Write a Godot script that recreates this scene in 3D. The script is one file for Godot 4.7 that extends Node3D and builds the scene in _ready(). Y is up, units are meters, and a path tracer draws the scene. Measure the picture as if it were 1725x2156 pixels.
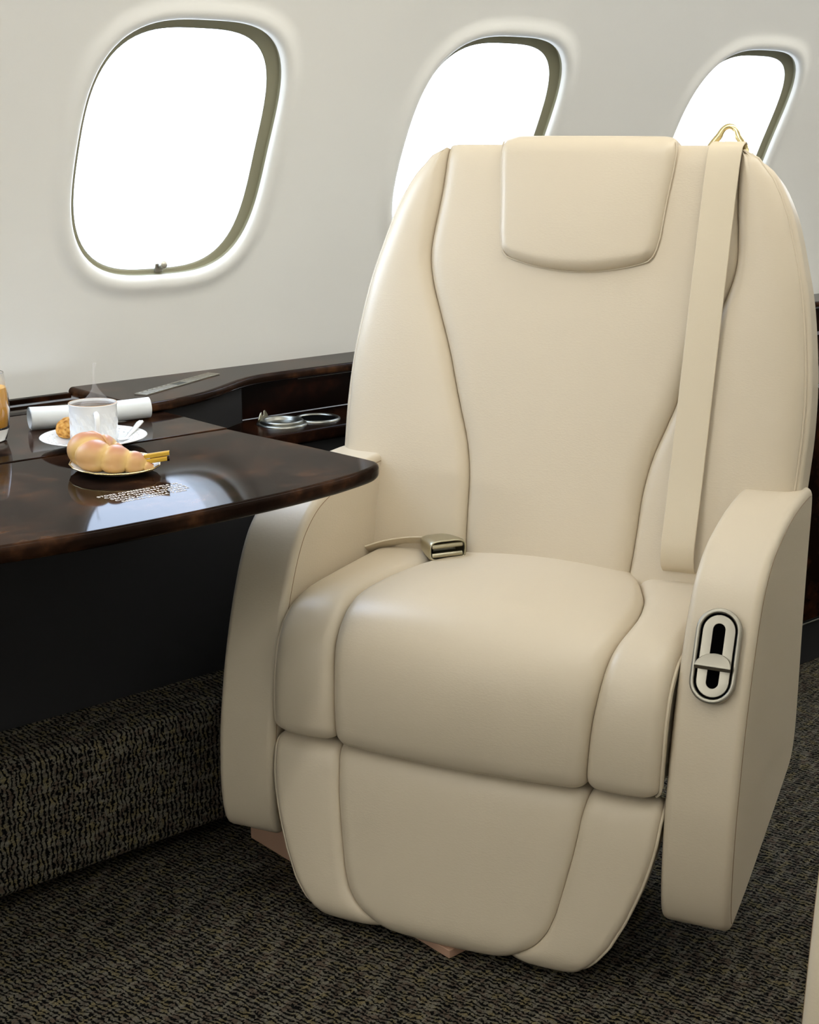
extends Node3D

# ---------------------------------------------------------------- mesh building
class MB:
	var v := PackedVector3Array()
	var n := PackedVector3Array()
	var uv := PackedVector2Array()
	var col := PackedColorArray()
	var idx := PackedInt32Array()
	var use_col := false

	# rows of equal length; c is a point on the inner side
	func grid(p: Array, c: Vector3, cu := false, cv := false, uvs: Array = [], flat := false, cols: Array = []) -> int:
		var rows: int = p.size()
		var k: int = p[0].size()
		if flat:
			for i in (rows if cv else rows - 1):
				var i2: int = (i + 1) % rows
				for j in (k if cu else k - 1):
					var j2: int = (j + 1) % k
					tri(p[i][j], p[i][j2], p[i2][j2], c)
					tri(p[i][j], p[i2][j2], p[i2][j], c)
			return 0
		var base := v.size()
		var nn := PackedVector3Array()
		nn.resize(rows * k)
		var t := PackedInt32Array()
		for i in (rows if cv else rows - 1):
			var i2: int = (i + 1) % rows
			for j in (k if cu else k - 1):
				var j2: int = (j + 1) % k
				var a: Vector3 = p[i][j]
				var b: Vector3 = p[i][j2]
				var d: Vector3 = p[i2][j2]
				var e: Vector3 = p[i2][j]
				var n1: Vector3 = (d - a).cross(b - a)
				var n2: Vector3 = (e - a).cross(d - a)
				var ia := i * k + j
				var ib := i * k + j2
				var id := i2 * k + j2
				var ie := i2 * k + j
				nn[ia] += n1 + n2
				nn[ib] += n1
				nn[id] += n1 + n2
				nn[ie] += n2
				t.append_array([ia, ib, id, ia, id, ie])
		var s := 0.0
		for i in rows:
			for j in k:
				s += nn[i * k + j].dot(p[i][j] - c)
		var f := 1.0 if s >= 0.0 else -1.0
		for i in rows:
			for j in k:
				v.append(p[i][j])
				var q: Vector3 = nn[i * k + j] * f
				n.append(q.normalized() if q.length_squared() > 1e-20 else Vector3.UP)
				uv.append(uvs[i][j] if uvs.size() else Vector2(float(j) / k, float(i) / rows))
				col.append(cols[i][j] if cols.size() else Color.WHITE)
		for q in range(0, t.size(), 3):
			if f > 0:
				idx.append_array([base + t[q], base + t[q + 1], base + t[q + 2]])
			else:
				idx.append_array([base + t[q], base + t[q + 2], base + t[q + 1]])
		return base

	func tri(a: Vector3, b: Vector3, d: Vector3, c: Vector3) -> void:
		var m := (d - a).cross(b - a)
		if m.length_squared() < 1e-18:
			return
		var base := v.size()
		if m.dot((a + b + d) / 3.0 - c) < 0.0:
			var s := b
			b = d
			d = s
			m = -m
		m = m.normalized()
		for q in [a, b, d]:
			v.append(q)
			n.append(m)
			uv.append(Vector2(q.x, q.z))
			col.append(Color.WHITE)
		idx.append_array([base, base + 1, base + 2])

	# prism of a polygon in x,y from z = h0 to h1 with rounded rims b0, b1, placed by xf
	func prism(poly: PackedVector2Array, h0: float, h1: float, b0: float, b1: float, xf := Transform3D.IDENTITY, steps := 4) -> void:
		var k := poly.size()
		var area := 0.0
		for i in k:
			area += poly[i].cross(poly[(i + 1) % k])
		var sg := 1.0 if area > 0 else -1.0
		var on := PackedVector2Array()
		var mid := Vector2.ZERO
		for i in k:
			var e1 := (poly[i] - poly[(i + k - 1) % k]).normalized()
			var e2 := (poly[(i + 1) % k] - poly[i]).normalized()
			var m1 := Vector2(e1.y, -e1.x) * sg
			var m2 := Vector2(e2.y, -e2.x) * sg
			var q := (m1 + m2).normalized()
			on.append(q / maxf(0.5, q.dot(m1)))
			mid += poly[i] / k
		var rings := []
		var prof := []
		for s in steps + 1:
			var a := PI / 2 * s / steps
			prof.append(Vector2(b0 * (1.0 - sin(a)), h0 + b0 * (1.0 - cos(a))))
		for s in steps + 1:
			var a := PI / 2 * (1.0 - float(s) / steps)
			prof.append(Vector2(b1 * (1.0 - sin(a)), h1 - b1 * (1.0 - cos(a))))
		for q in prof:
			var r := PackedVector3Array()
			for i in k:
				var o: Vector2 = poly[i] - on[i] * q.x
				r.append(xf * Vector3(o.x, o.y, q.y))
			rings.append(r)
		grid(rings, xf * Vector3(mid.x, mid.y, (h0 + h1) / 2), true)
		for e in 2:
			var ring: PackedVector3Array = rings[0] if e == 0 else rings[rings.size() - 1]
			var flat2 := PackedVector2Array()
			for i in k:
				flat2.append(poly[i] - on[i] * (b0 if e == 0 else b1))
			var ts := Geometry2D.triangulate_polygon(poly)
			var dirn := (xf.basis * Vector3(0, 0, -1 if e == 0 else 1)).normalized()
			var b2 := v.size()
			for i in k:
				v.append(ring[i])
				n.append(dirn)
				uv.append(flat2[i])
				col.append(Color.WHITE)
			for q in range(0, ts.size(), 3):
				var a := ring[ts[q]]
				var m := (ring[ts[q + 2]] - a).cross(ring[ts[q + 1]] - a)
				if m.dot(dirn) > 0:
					idx.append_array([b2 + ts[q], b2 + ts[q + 1], b2 + ts[q + 2]])
				else:
					idx.append_array([b2 + ts[q], b2 + ts[q + 2], b2 + ts[q + 1]])

	func box(c: Vector3, size: Vector3, b := 0.002, basis := Basis.IDENTITY) -> void:
		var hx := size.x / 2
		var hy := size.y / 2
		var poly := PackedVector2Array([Vector2(-hx, -hy), Vector2(hx, -hy), Vector2(hx, hy), Vector2(-hx, hy)])
		if b > 0:
			poly = PackedVector2Array()
			for q in [[hx - b, hy - b, 0.0], [-hx + b, hy - b, 0.5], [-hx + b, -hy + b, 1.0], [hx - b, -hy + b, 1.5]]:
				for s in 4:
					var a: float = PI * q[2] + PI / 2 * s / 3.0
					poly.append(Vector2(q[0] + b * cos(a), q[1] + b * sin(a)))
		prism(poly, -size.z / 2, size.z / 2, b, b, Transform3D(basis, c), 3)

	func tube(pts: Array, r: Variant, seg := 10, closed := false, cap := true) -> void:
		var k := pts.size()
		var rows := []
		var t0: Vector3 = (pts[1] - pts[0]).normalized()
		var side := t0.cross(Vector3.UP if absf(t0.y) < 0.9 else Vector3.RIGHT).normalized()
		for i in k:
			var a: Vector3 = pts[(i + k - 1) % k] if closed else pts[maxi(i - 1, 0)]
			var b: Vector3 = pts[(i + 1) % k] if closed else pts[mini(i + 1, k - 1)]
			var t := (b - a).normalized()
			side = (side - t * side.dot(t)).normalized()
			var o := side.cross(t)
			var rr: float = r[i] if r is Array or r is PackedFloat32Array else r
			var row := PackedVector3Array()
			for j in seg:
				var an := TAU * j / seg
				row.append(pts[i] + (side * cos(an) + o * sin(an)) * rr)
			rows.append(row)
		if cap and not closed:
			var a0 := PackedVector3Array()
			var a1 := PackedVector3Array()
			for j in seg:
				a0.append(pts[0])
				a1.append(pts[k - 1])
			rows.push_front(a0)
			rows.push_back(a1)
		tubegrid(rows, closed)

	# a closed-round grid whose outside is decided row by row
	func tubegrid(rows: Array, cv: bool) -> void:
		var i: int = rows.size() / 2
		var c := Vector3.ZERO
		for q in rows[i]:
			c += q / rows[i].size()
		var i2: int = (i + 1) % rows.size()
		var m: Vector3 = ((rows[i2][1] - rows[i][0]) as Vector3).cross(rows[i][1] - rows[i][0])
		var out: bool = m.dot((rows[i][0] + rows[i][1]) / 2 - c) > 0
		var base := v.size()
		var ib := idx.size()
		grid(rows, c, true, cv)
		# grid() chose by sum; correct it where that was wrong
		var t0: int = base + i * rows[0].size()
		var nn := n[t0]
		if nn.dot(v[t0] - c) < 0:
			for q in range(base, v.size()):
				n[q] = -n[q]
			for q in range(ib, idx.size(), 3):
				var s := idx[q + 1]
				idx[q + 1] = idx[q + 2]
				idx[q + 2] = s

	func lathe(prof: Array, seg := 40, xf := Transform3D.IDENTITY) -> void:
		var rows := []
		for q in prof:
			var row := PackedVector3Array()
			for j in seg:
				var a := TAU * j / seg
				row.append(xf * Vector3(q.x * cos(a), q.y, q.x * sin(a)))
			rows.append(row)
		# orientation: walking up the outer side the outside is to the right
		var base := v.size()
		var ib := idx.size()
		grid(rows, xf.origin, true)
		var best := 0
		for i in prof.size():
			if prof[i].x > prof[best].x:
				best = i
		var t0 := base + best * seg
		if n[t0].dot(v[t0] - xf * Vector3(0, prof[best].y, 0)) < 0:
			for q in range(base, v.size()):
				n[q] = -n[q]
			for q in range(ib, idx.size(), 3):
				var s := idx[q + 1]
				idx[q + 1] = idx[q + 2]
				idx[q + 2] = s

	func mesh() -> ArrayMesh:
		var a := []
		a.resize(Mesh.ARRAY_MAX)
		a[Mesh.ARRAY_VERTEX] = v
		a[Mesh.ARRAY_NORMAL] = n
		a[Mesh.ARRAY_TEX_UV] = uv
		if use_col:
			a[Mesh.ARRAY_COLOR] = col
		a[Mesh.ARRAY_INDEX] = idx
		var m := ArrayMesh.new()
		m.add_surface_from_arrays(Mesh.PRIMITIVE_TRIANGLES, a)
		return m


func put(called: String, b: MB, m: Material, parent: Node = self, label := "") -> MeshInstance3D:
	var o := MeshInstance3D.new()
	o.name = called
	o.mesh = b.mesh()
	o.material_override = m
	o.cast_shadow = GeometryInstance3D.SHADOW_CASTING_SETTING_ON
	if label:
		o.set_meta("label", label)
	parent.add_child(o, true)
	return o


var used := {}

func numbered(called: String) -> String:
	used[called] = used.get(called, -1) + 1
	return called if used[called] == 0 else "%s_%03d" % [called, used[called]]


func tag(o: Node, label: String, category: String, group := "", kind := "") -> void:
	o.set_meta("label", label)
	o.set_meta("category", category)
	if group:
		o.set_meta("group", group)
	if kind:
		o.set_meta("kind", kind)


func thing(called: String, label: String, category: String, at: Vector3, turn := 0.0, group := "") -> Node3D:
	var o := Node3D.new()
	o.name = numbered(called)
	add_child(o)
	o.position = at
	o.rotation.y = turn
	tag(o, label, category, group)
	return o


func struct(called: String, b: MB, m: Material, label: String, category: String) -> MeshInstance3D:
	var o := put(called, b, m)
	tag(o, label, category, "", "structure")
	return o


# ---------------------------------------------------------------- curves
func cr(a: Variant, b: Variant, c: Variant, d: Variant, t: float) -> Variant:
	return 0.5 * (2.0 * b + (c - a) * t + (2.0 * a - 5.0 * b + 4.0 * c - d) * t * t + (3.0 * b - a - 3.0 * c + d) * t * t * t)


# smooth curve through 2D points, resampled evenly to count points
func smooth2(k: Array, count: int, closed := false) -> PackedVector2Array:
	var fine := PackedVector2Array()
	var m := k.size()
	for i in (m if closed else m - 1):
		var a: Vector2 = k[(i + m - 1) % m] if closed else k[maxi(i - 1, 0)]
		var d: Vector2 = k[(i + 2) % m] if closed else k[mini(i + 2, m - 1)]
		for s in 16:
			fine.append(cr(a, k[i], k[(i + 1) % m], d, s / 16.0))
	fine.append(k[0] if closed else k[m - 1])
	return even2(fine, count, closed)


func even2(fine: PackedVector2Array, count: int, closed := false) -> PackedVector2Array:
	var l := PackedFloat32Array([0.0])
	for i in range(1, fine.size()):
		l.append(l[i - 1] + fine[i].distance_to(fine[i - 1]))
	var out := PackedVector2Array()
	var total := l[l.size() - 1]
	var j := 0
	for i in count:
		var s := total * i / (count if closed else count - 1)
		while j < l.size() - 2 and l[j + 1] < s:
			j += 1
		out.append(fine[j].lerp(fine[j + 1], clampf((s - l[j]) / maxf(l[j + 1] - l[j], 1e-9), 0, 1)))
	return out


func smooth3(k: Array, per := 8, closed := false) -> Array:
	var out := []
	var m := k.size()
	for i in (m if closed else m - 1):
		var a: Vector3 = k[(i + m - 1) % m] if closed else k[maxi(i - 1, 0)]
		var d: Vector3 = k[(i + 2) % m] if closed else k[mini(i + 2, m - 1)]
		for s in per:
			out.append(cr(a, k[i], k[(i + 1) % m], d, float(s) / per))
	if not closed:
		out.append(k[m - 1])
	return out


# x of a table of (y, x) at y
func at(tab: Array, y: float) -> float:
	var m := tab.size()
	for i in m - 1:
		if y <= tab[i + 1].x or i == m - 2:
			var t := clampf((y - tab[i].x) / (tab[i + 1].x - tab[i].x), 0, 1)
			var a: float = tab[maxi(i - 1, 0)].y
			var d: float = tab[mini(i + 2, m - 1)].y
			return cr(a, tab[i].y, tab[i + 1].y, d, t)
	return tab[m - 1].y


func seg_dist(p: Vector2, line: PackedVector2Array, i: int, reach: int) -> float:
	var best := 1e9
	for s in range(maxi(0, i - reach), mini(line.size() - 1, i + reach)):
		best = minf(best, p.distance_squared_to(Geometry2D.get_closest_point_to_segment(p, line[s], line[s + 1])))
	return sqrt(best)


func roll(d: float, r: float) -> float:
	if r <= 0.0 or d >= r:
		return 0.0
	return -r * (1.0 - sqrt(maxf(0.0, 1.0 - (1.0 - d / r) * (1.0 - d / r))))


# An upholstered panel between a left and a right border curve (r, s), mapped by f(r, s, h) into space.
# radii: roll-over of left, right, first and last edge; high: its plateau; crown: extra puff in the middle; skirt: how deep its sides go.
func panel(b: MB, left: PackedVector2Array, right: PackedVector2Array, nu: int, f: Callable, radii: Array, high: float, crown: float, skirt: float, c: Vector3) -> void:
	var nv := left.size() - 1
	var rows := []
	var p := []
	for i in nv + 1:
		var row := PackedVector2Array()
		for j in nu + 1:
			row.append(left[i].lerp(right[i], 0.5 - 0.5 * cos(PI * j / nu)))
		p.append(row)
	var first: PackedVector2Array = p[0]
	var last: PackedVector2Array = p[nv]
	var puff := []
	for i in nv + 1:
		var row := PackedVector3Array()
		for j in nu + 1:
			var q: Vector2 = p[i][j]
			var h := high
			if radii[0] > 0 and j < nu * 0.6:
				h += roll(seg_dist(q, left, i, 6), radii[0]) * minf(1.0, high / radii[0])
			if radii[1] > 0 and j > nu * 0.4:
				h += roll(seg_dist(q, right, i, 6), radii[1]) * minf(1.0, high / radii[1])
			if radii[2] > 0:
				h += roll(seg_dist(q, first, j, 6), radii[2]) * minf(1.0, high / minf(radii[2], high * 3))
			if radii[3] > 0:
				h += roll(seg_dist(q, last, j, 6), radii[3]) * minf(1.0, high / minf(radii[3], high * 3))
			var t := float(j) / nu
			h += crown * pow(sin(PI * (0.5 - 0.5 * cos(PI * t))), 0.8) * pow(sin(PI * clampf(float(i) / nv, 0.02, 0.98)), 0.5)
			row.append(f.call(q.x, q.y, h))
		rows.append(row)
	# skirts: one more ring straight down
	var out := []
	for i in range(-1, nv + 2):
		var row := PackedVector3Array()
		for j in range(-1, nu + 2):
			var ii := clampi(i, 0, nv)
			var jj := clampi(j, 0, nu)
			if ii == i and jj == j:
				row.append(rows[i][j])
			else:
				var q: Vector2 = p[ii][jj]
				row.append(f.call(q.x, q.y, -skirt))
		out.append(row)
	b.grid(out, c)


# ---------------------------------------------------------------- materials
func mat(color: Color, rough: float, metal := 0.0, spec := 0.5) -> StandardMaterial3D:
	var m := StandardMaterial3D.new()
	m.albedo_color = color
	m.roughness = rough
	m.metallic = metal
	m.metallic_specular = spec
	return m


func noise(freq: float, octaves: int, s: int, type := FastNoiseLite.TYPE_SIMPLEX_SMOOTH) -> FastNoiseLite:
	var f := FastNoiseLite.new()
	f.seed = s
	f.frequency = freq
	f.noise_type = type
	f.fractal_octaves = octaves
	return f


func bytes_of(f: FastNoiseLite, w: int, h: int) -> PackedByteArray:
	var im := f.get_seamless_image(w, h)
	im.convert(Image.FORMAT_L8)
	return im.get_data()


func tex(data: PackedByteArray, w: int, h: int) -> ImageTexture:
	return ImageTexture.create_from_image(Image.create_from_data(w, h, false, Image.FORMAT_RGB8, data))


var carpet_color: ImageTexture
var carpet_height: ImageTexture

func make_carpet() -> void:
	var w := 1024
	var ribs := 44
	var wob := bytes_of(noise(0.018, 3, 3), w, w)
	var brk := bytes_of(noise(0.07, 2, 5), w, w)
	var tone := bytes_of(noise(0.012, 4, 8), w, w)
	var fine := bytes_of(noise(0.22, 2, 9), w, w)
	# streaks that run across the ribs: a noise read stretched along x
	var data := PackedByteArray()
	var hd := PackedByteArray()
	data.resize(w * w * 3)
	hd.resize(w * w * 3)
	for y in w:
		for x in w:
			var i := y * w + x
			var st := tone[((y * 4) % w) * w + (x / 3 + 200) % w] / 255.0
			var u: float = float(x) / w * ribs + (wob[i] / 255.0 - 0.5) * 1.1 + (brk[i] / 255.0 - 0.5) * 0.3
			var fr := absf(u - floorf(u) - 0.5) * 2.0       # 0 at the rib's centre, 1 in the groove
			var open: float = 0.67 + (brk[i] / 255.0 - 0.5) * 0.75 + (st - 0.5) * 0.5
			var k := clampf((open - fr) * 4.0 + 0.5, 0.0, 1.0)
			var g := 0.72 + 0.55 * (fine[i] / 255.0 - 0.5) + 0.35 * (st - 0.5)
			var t := tone[i] / 255.0
			var c := Color(0.50, 0.485, 0.44).lerp(Color(0.53, 0.485, 0.36), smoothstep(0.45, 0.8, t)).lerp(Color(0.43, 0.375, 0.325), smoothstep(0.5, 0.2, t))
			c = c * g
			c = Color(0.035, 0.033, 0.032).lerp(c, k)
			data[i * 3] = int(clampf(c.r, 0, 1) * 255)
			data[i * 3 + 1] = int(clampf(c.g, 0, 1) * 255)
			data[i * 3 + 2] = int(clampf(c.b, 0, 1) * 255)
			var hh := int(clampf(k * (0.75 + 0.5 * (fine[i] / 255.0 - 0.5)), 0, 1) * 255)
			hd[i * 3] = hh
			hd[i * 3 + 1] = hh
			hd[i * 3 + 2] = hh
	carpet_color = tex(data, w, w)
	carpet_height = tex(hd, w, w)


func make_wood(w: int, dark: Color, mid: Color, burl_tone: Color, s: int) -> ImageTexture:  # last tone colours the paler burl patches
	var n1 := noise(0.006, 5, s)
	n1.domain_warp_enabled = true
	n1.domain_warp_amplitude = 40.0
	n1.domain_warp_frequency = 0.01
	var a := bytes_of(n1, w, w)
	var b := bytes_of(noise(0.03, 4, s + 1), w, w)
	var data := PackedByteArray()
	data.resize(w * w * 3)
	for i in w * w:
		var t := a[i] / 255.0
		var q := b[i] / 255.0
		var c := dark.lerp(mid, smoothstep(0.3, 0.6, t)).lerp(burl_tone, smoothstep(0.48, 1.0, t * 0.75 + q * 0.3))
		c = c * (0.85 + 0.3 * q)
		data[i * 3] = int(clampf(c.r, 0, 1) * 255)
		data[i * 3 + 1] = int(clampf(c.g, 0, 1) * 255)
		data[i * 3 + 2] = int(clampf(c.b, 0, 1) * 255)
	return tex(data, w, w)


var M := {}

func make_materials() -> void:
	make_carpet()
	var cm := mat(Color.WHITE, 0.95, 0.0, 0.2)
	cm.albedo_texture = carpet_color
	cm.heightmap_enabled = true
	cm.heightmap_texture = carpet_height
	cm.heightmap_scale = 0.25
	M.carpet = cm
	var grain := Image.create_from_data(512, 512, false, Image.FORMAT_L8, bytes_of(noise(0.05, 3, 21, FastNoiseLite.TYPE_CELLULAR), 512, 512))
	grain.convert(Image.FORMAT_RGB8)
	var gt := ImageTexture.create_from_image(grain)
	var l := mat(Color(0.806, 0.757, 0.672), 0.38, 0.0, 0.45)
	l.heightmap_enabled = true
	l.heightmap_texture = gt
	l.heightmap_scale = 0.013
	l.uv1_triplanar = true
	l.uv1_scale = Vector3(7, 16, 7)
	M.leather = l
	var l2 := l.duplicate()
	l2.albedo_color = Color(0.55, 0.45, 0.33)
	M.seam = l2
	M.base = mat(Color(0.74, 0.60, 0.51), 0.5)
	var strap := l.duplicate()
	strap.albedo_color = Color(0.825, 0.775, 0.68)
	strap.roughness = 0.6
	strap.uv1_scale = Vector3(40, 40, 40)
	M.strap = strap
	M.wall = mat(Color(0.89, 0.89, 0.875), 0.55, 0.0, 0.35)
	M.reveal = mat(Color(0.93, 0.93, 0.91), 0.5)
	M.gasket = mat(Color(0.54, 0.53, 0.44), 0.35)
	var g := mat(Color(1, 1, 1, 0.03), 0.0)
	g.transparency = BaseMaterial3D.TRANSPARENCY_ALPHA
	M.pane = g
	M.black = mat(Color(0.165, 0.165, 0.17), 0.8, 0.0, 0.2)
	M.void = mat(Color(0.01, 0.01, 0.01), 0.9, 0.0, 0.1)  # flat black painted for the shade inside small openings
	var wt := make_wood(512, Color(0.13, 0.095, 0.078), Color(0.19, 0.138, 0.112), Color(0.34, 0.245, 0.175), 31)
	var wm := mat(Color(0.82, 0.76, 0.71), 0.05, 0.0, 0.145)
	wm.albedo_texture = wt
	wm.uv1_triplanar = true
	wm.uv1_world_triplanar = true
	wm.uv1_scale = Vector3(2.2, 2.2, 3.0)
	M.wood = wm
	var wd := wm.duplicate()
	wd.albedo_color = Color(0.62, 0.5, 0.42)
	wd.roughness = 0.22
	wd.metallic_specular = 0.12
	M.wood_dark = wd
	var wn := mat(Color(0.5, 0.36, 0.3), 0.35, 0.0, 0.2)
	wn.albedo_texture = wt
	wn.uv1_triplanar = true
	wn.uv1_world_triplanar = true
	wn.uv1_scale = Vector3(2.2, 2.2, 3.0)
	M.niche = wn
	M.steel = mat(Color(0.56, 0.56, 0.53), 0.3, 1.0)
	M.satin = mat(Color(0.66, 0.645, 0.60), 0.38, 1.0)
	M.nickel = mat(Color(0.74, 0.72, 0.63), 0.36, 1.0)
	M.gold = mat(Color(0.90, 0.83, 0.62), 0.22, 1.0)
	M.china = mat(Color(0.90, 0.91, 0.92), 0.12)
	M.linen = mat(Color(0.88, 0.90, 0.91), 0.8)
	M.coffee = mat(Color(0.22, 0.11, 0.06), 0.03)
	M.print = mat(Color(0.93, 0.9, 0.87), 0.5)


# ---------------------------------------------------------------- cabin
const CY := 0.55
const CZ := -0.86
const CR := 1.4

func wall_at(x: float, s: float, o: float) -> Vector3:
	var phi := asin(0.17 / CR) + s / CR
	return Vector3(x, CY + (CR - o) * sin(phi), CZ - (CR - o) * cos(phi))


const WS := 0.4075
const WA := 0.185
const WB := 0.2235

func oval(a: float, b: float, ang: float, e := 3.2) -> Vector2:
	var cx := cos(ang)
	var cs := sin(ang)
	return Vector2(cx, cs) / pow(pow(absf(cx) / a, e) + pow(absf(cs) / b, e), 1.0 / e)


func bay(b: MB, x0: float, x1: float, xc: float, o: float, flange: bool) -> void:
	var s0 := 0.0
	var s1 := 0.85
	var angs := []
	for i in 120:
		angs.append(TAU * i / 120.0)
	for q in [Vector2(x0 - xc, s0 - WS), Vector2(x1 - xc, s0 - WS), Vector2(x0 - xc, s1 - WS), Vector2(x1 - xc, s1 - WS)]:
		angs.append(fposmod(q.angle(), TAU))
	angs.sort()
	var steps := [0.0, 0.0025, 0.006, 0.010, 0.014, 0.018, 0.023, 0.030, 0.038, 0.048]
	var outs := [-0.004, 0.001, 0.0038, 0.0052, 0.0060, 0.0062, 0.0054, 0.0032, 0.0010, 0.0]
	var rows := []
	for q in steps.size() + 8:
		var row := PackedVector3Array()
		for a in angs:
			var p := oval(WA, WB, a)
			var d := Vector2(cos(a), sin(a))
			var tx := ((x1 if d.x > 0 else x0) - xc) / d.x if absf(d.x) > 1e-6 else 1e9
			var ty := ((s1 if d.y > 0 else s0) - WS) / d.y if absf(d.y) > 1e-6 else 1e9
			var far := d * minf(tx, ty)
			var oo := o
			if q < steps.size():
				p += d * steps[q]
				oo += outs[q] if flange else 0.0
			else:
				p = (p + d * 0.048).lerp(far, (q - steps.size() + 1) / 8.0)
			row.append(wall_at(xc + p.x, WS + p.y, oo))
		rows.append(row)
	var base := b.v.size()
	b.grid(rows, wall_at(xc, WS, -3.0) if flange else wall_at(xc, WS, 0.5), true)
	# away from the flange the wall is a plain cylinder
	for i in range(steps.size() * angs.size(), rows.size() * angs.size()):
		var q := b.v[base + i]
		var nn := Vector3(0, CY - q.y, CZ - q.z).normalized()
		b.n[base + i] = nn if flange else -nn


func wall_grid(b: MB, x0: float, x1: float, s0: float, s1: float, o: float, mirror := false) -> void:
	var rows := []
	for i in 13:
		var row := PackedVector3Array()
		for j in 2:
			var p := wall_at(lerpf(x0, x1, j), lerpf(s0, s1, i / 12.0), o)
			if mirror:
				p.z = 2 * CZ - p.z
			row.append(p)
		rows.append(row)
	var mid := wall_at((x0 + x1) / 2, (s0 + s1) / 2, -4.0 if o > -0.05 else 1.0)
	if mirror:
		mid.z = 2 * CZ - mid.z
	var base := b.v.size()
	b.grid(rows, mid)
	for i in range(base, b.v.size()):
		var q := b.v[i]
		var nn := Vector3(0, CY - q.y, CZ - q.z).normalized()
		b.n[i] = nn if o > -0.05 else -nn


func oval_ring(b: MB, xc: float, list: Array, c: Vector3) -> void:
	# list of [a, b, centre shift x, shift s, o]
	var rows := []
	for q in list:
		var row := PackedVector3Array()
		for i in 120:
			var p := oval(q[0], q[1], TAU * i / 120.0)
			row.append(wall_at(xc + p.x + q[2], WS + p.y + q[3], q[4]))
		rows.append(row)
	b.grid(rows, c, true)


const XW := [0.66, 1.355, 2.035, 2.81, 3.55]
const X0 := -1.5
const X1 := 5.6

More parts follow.
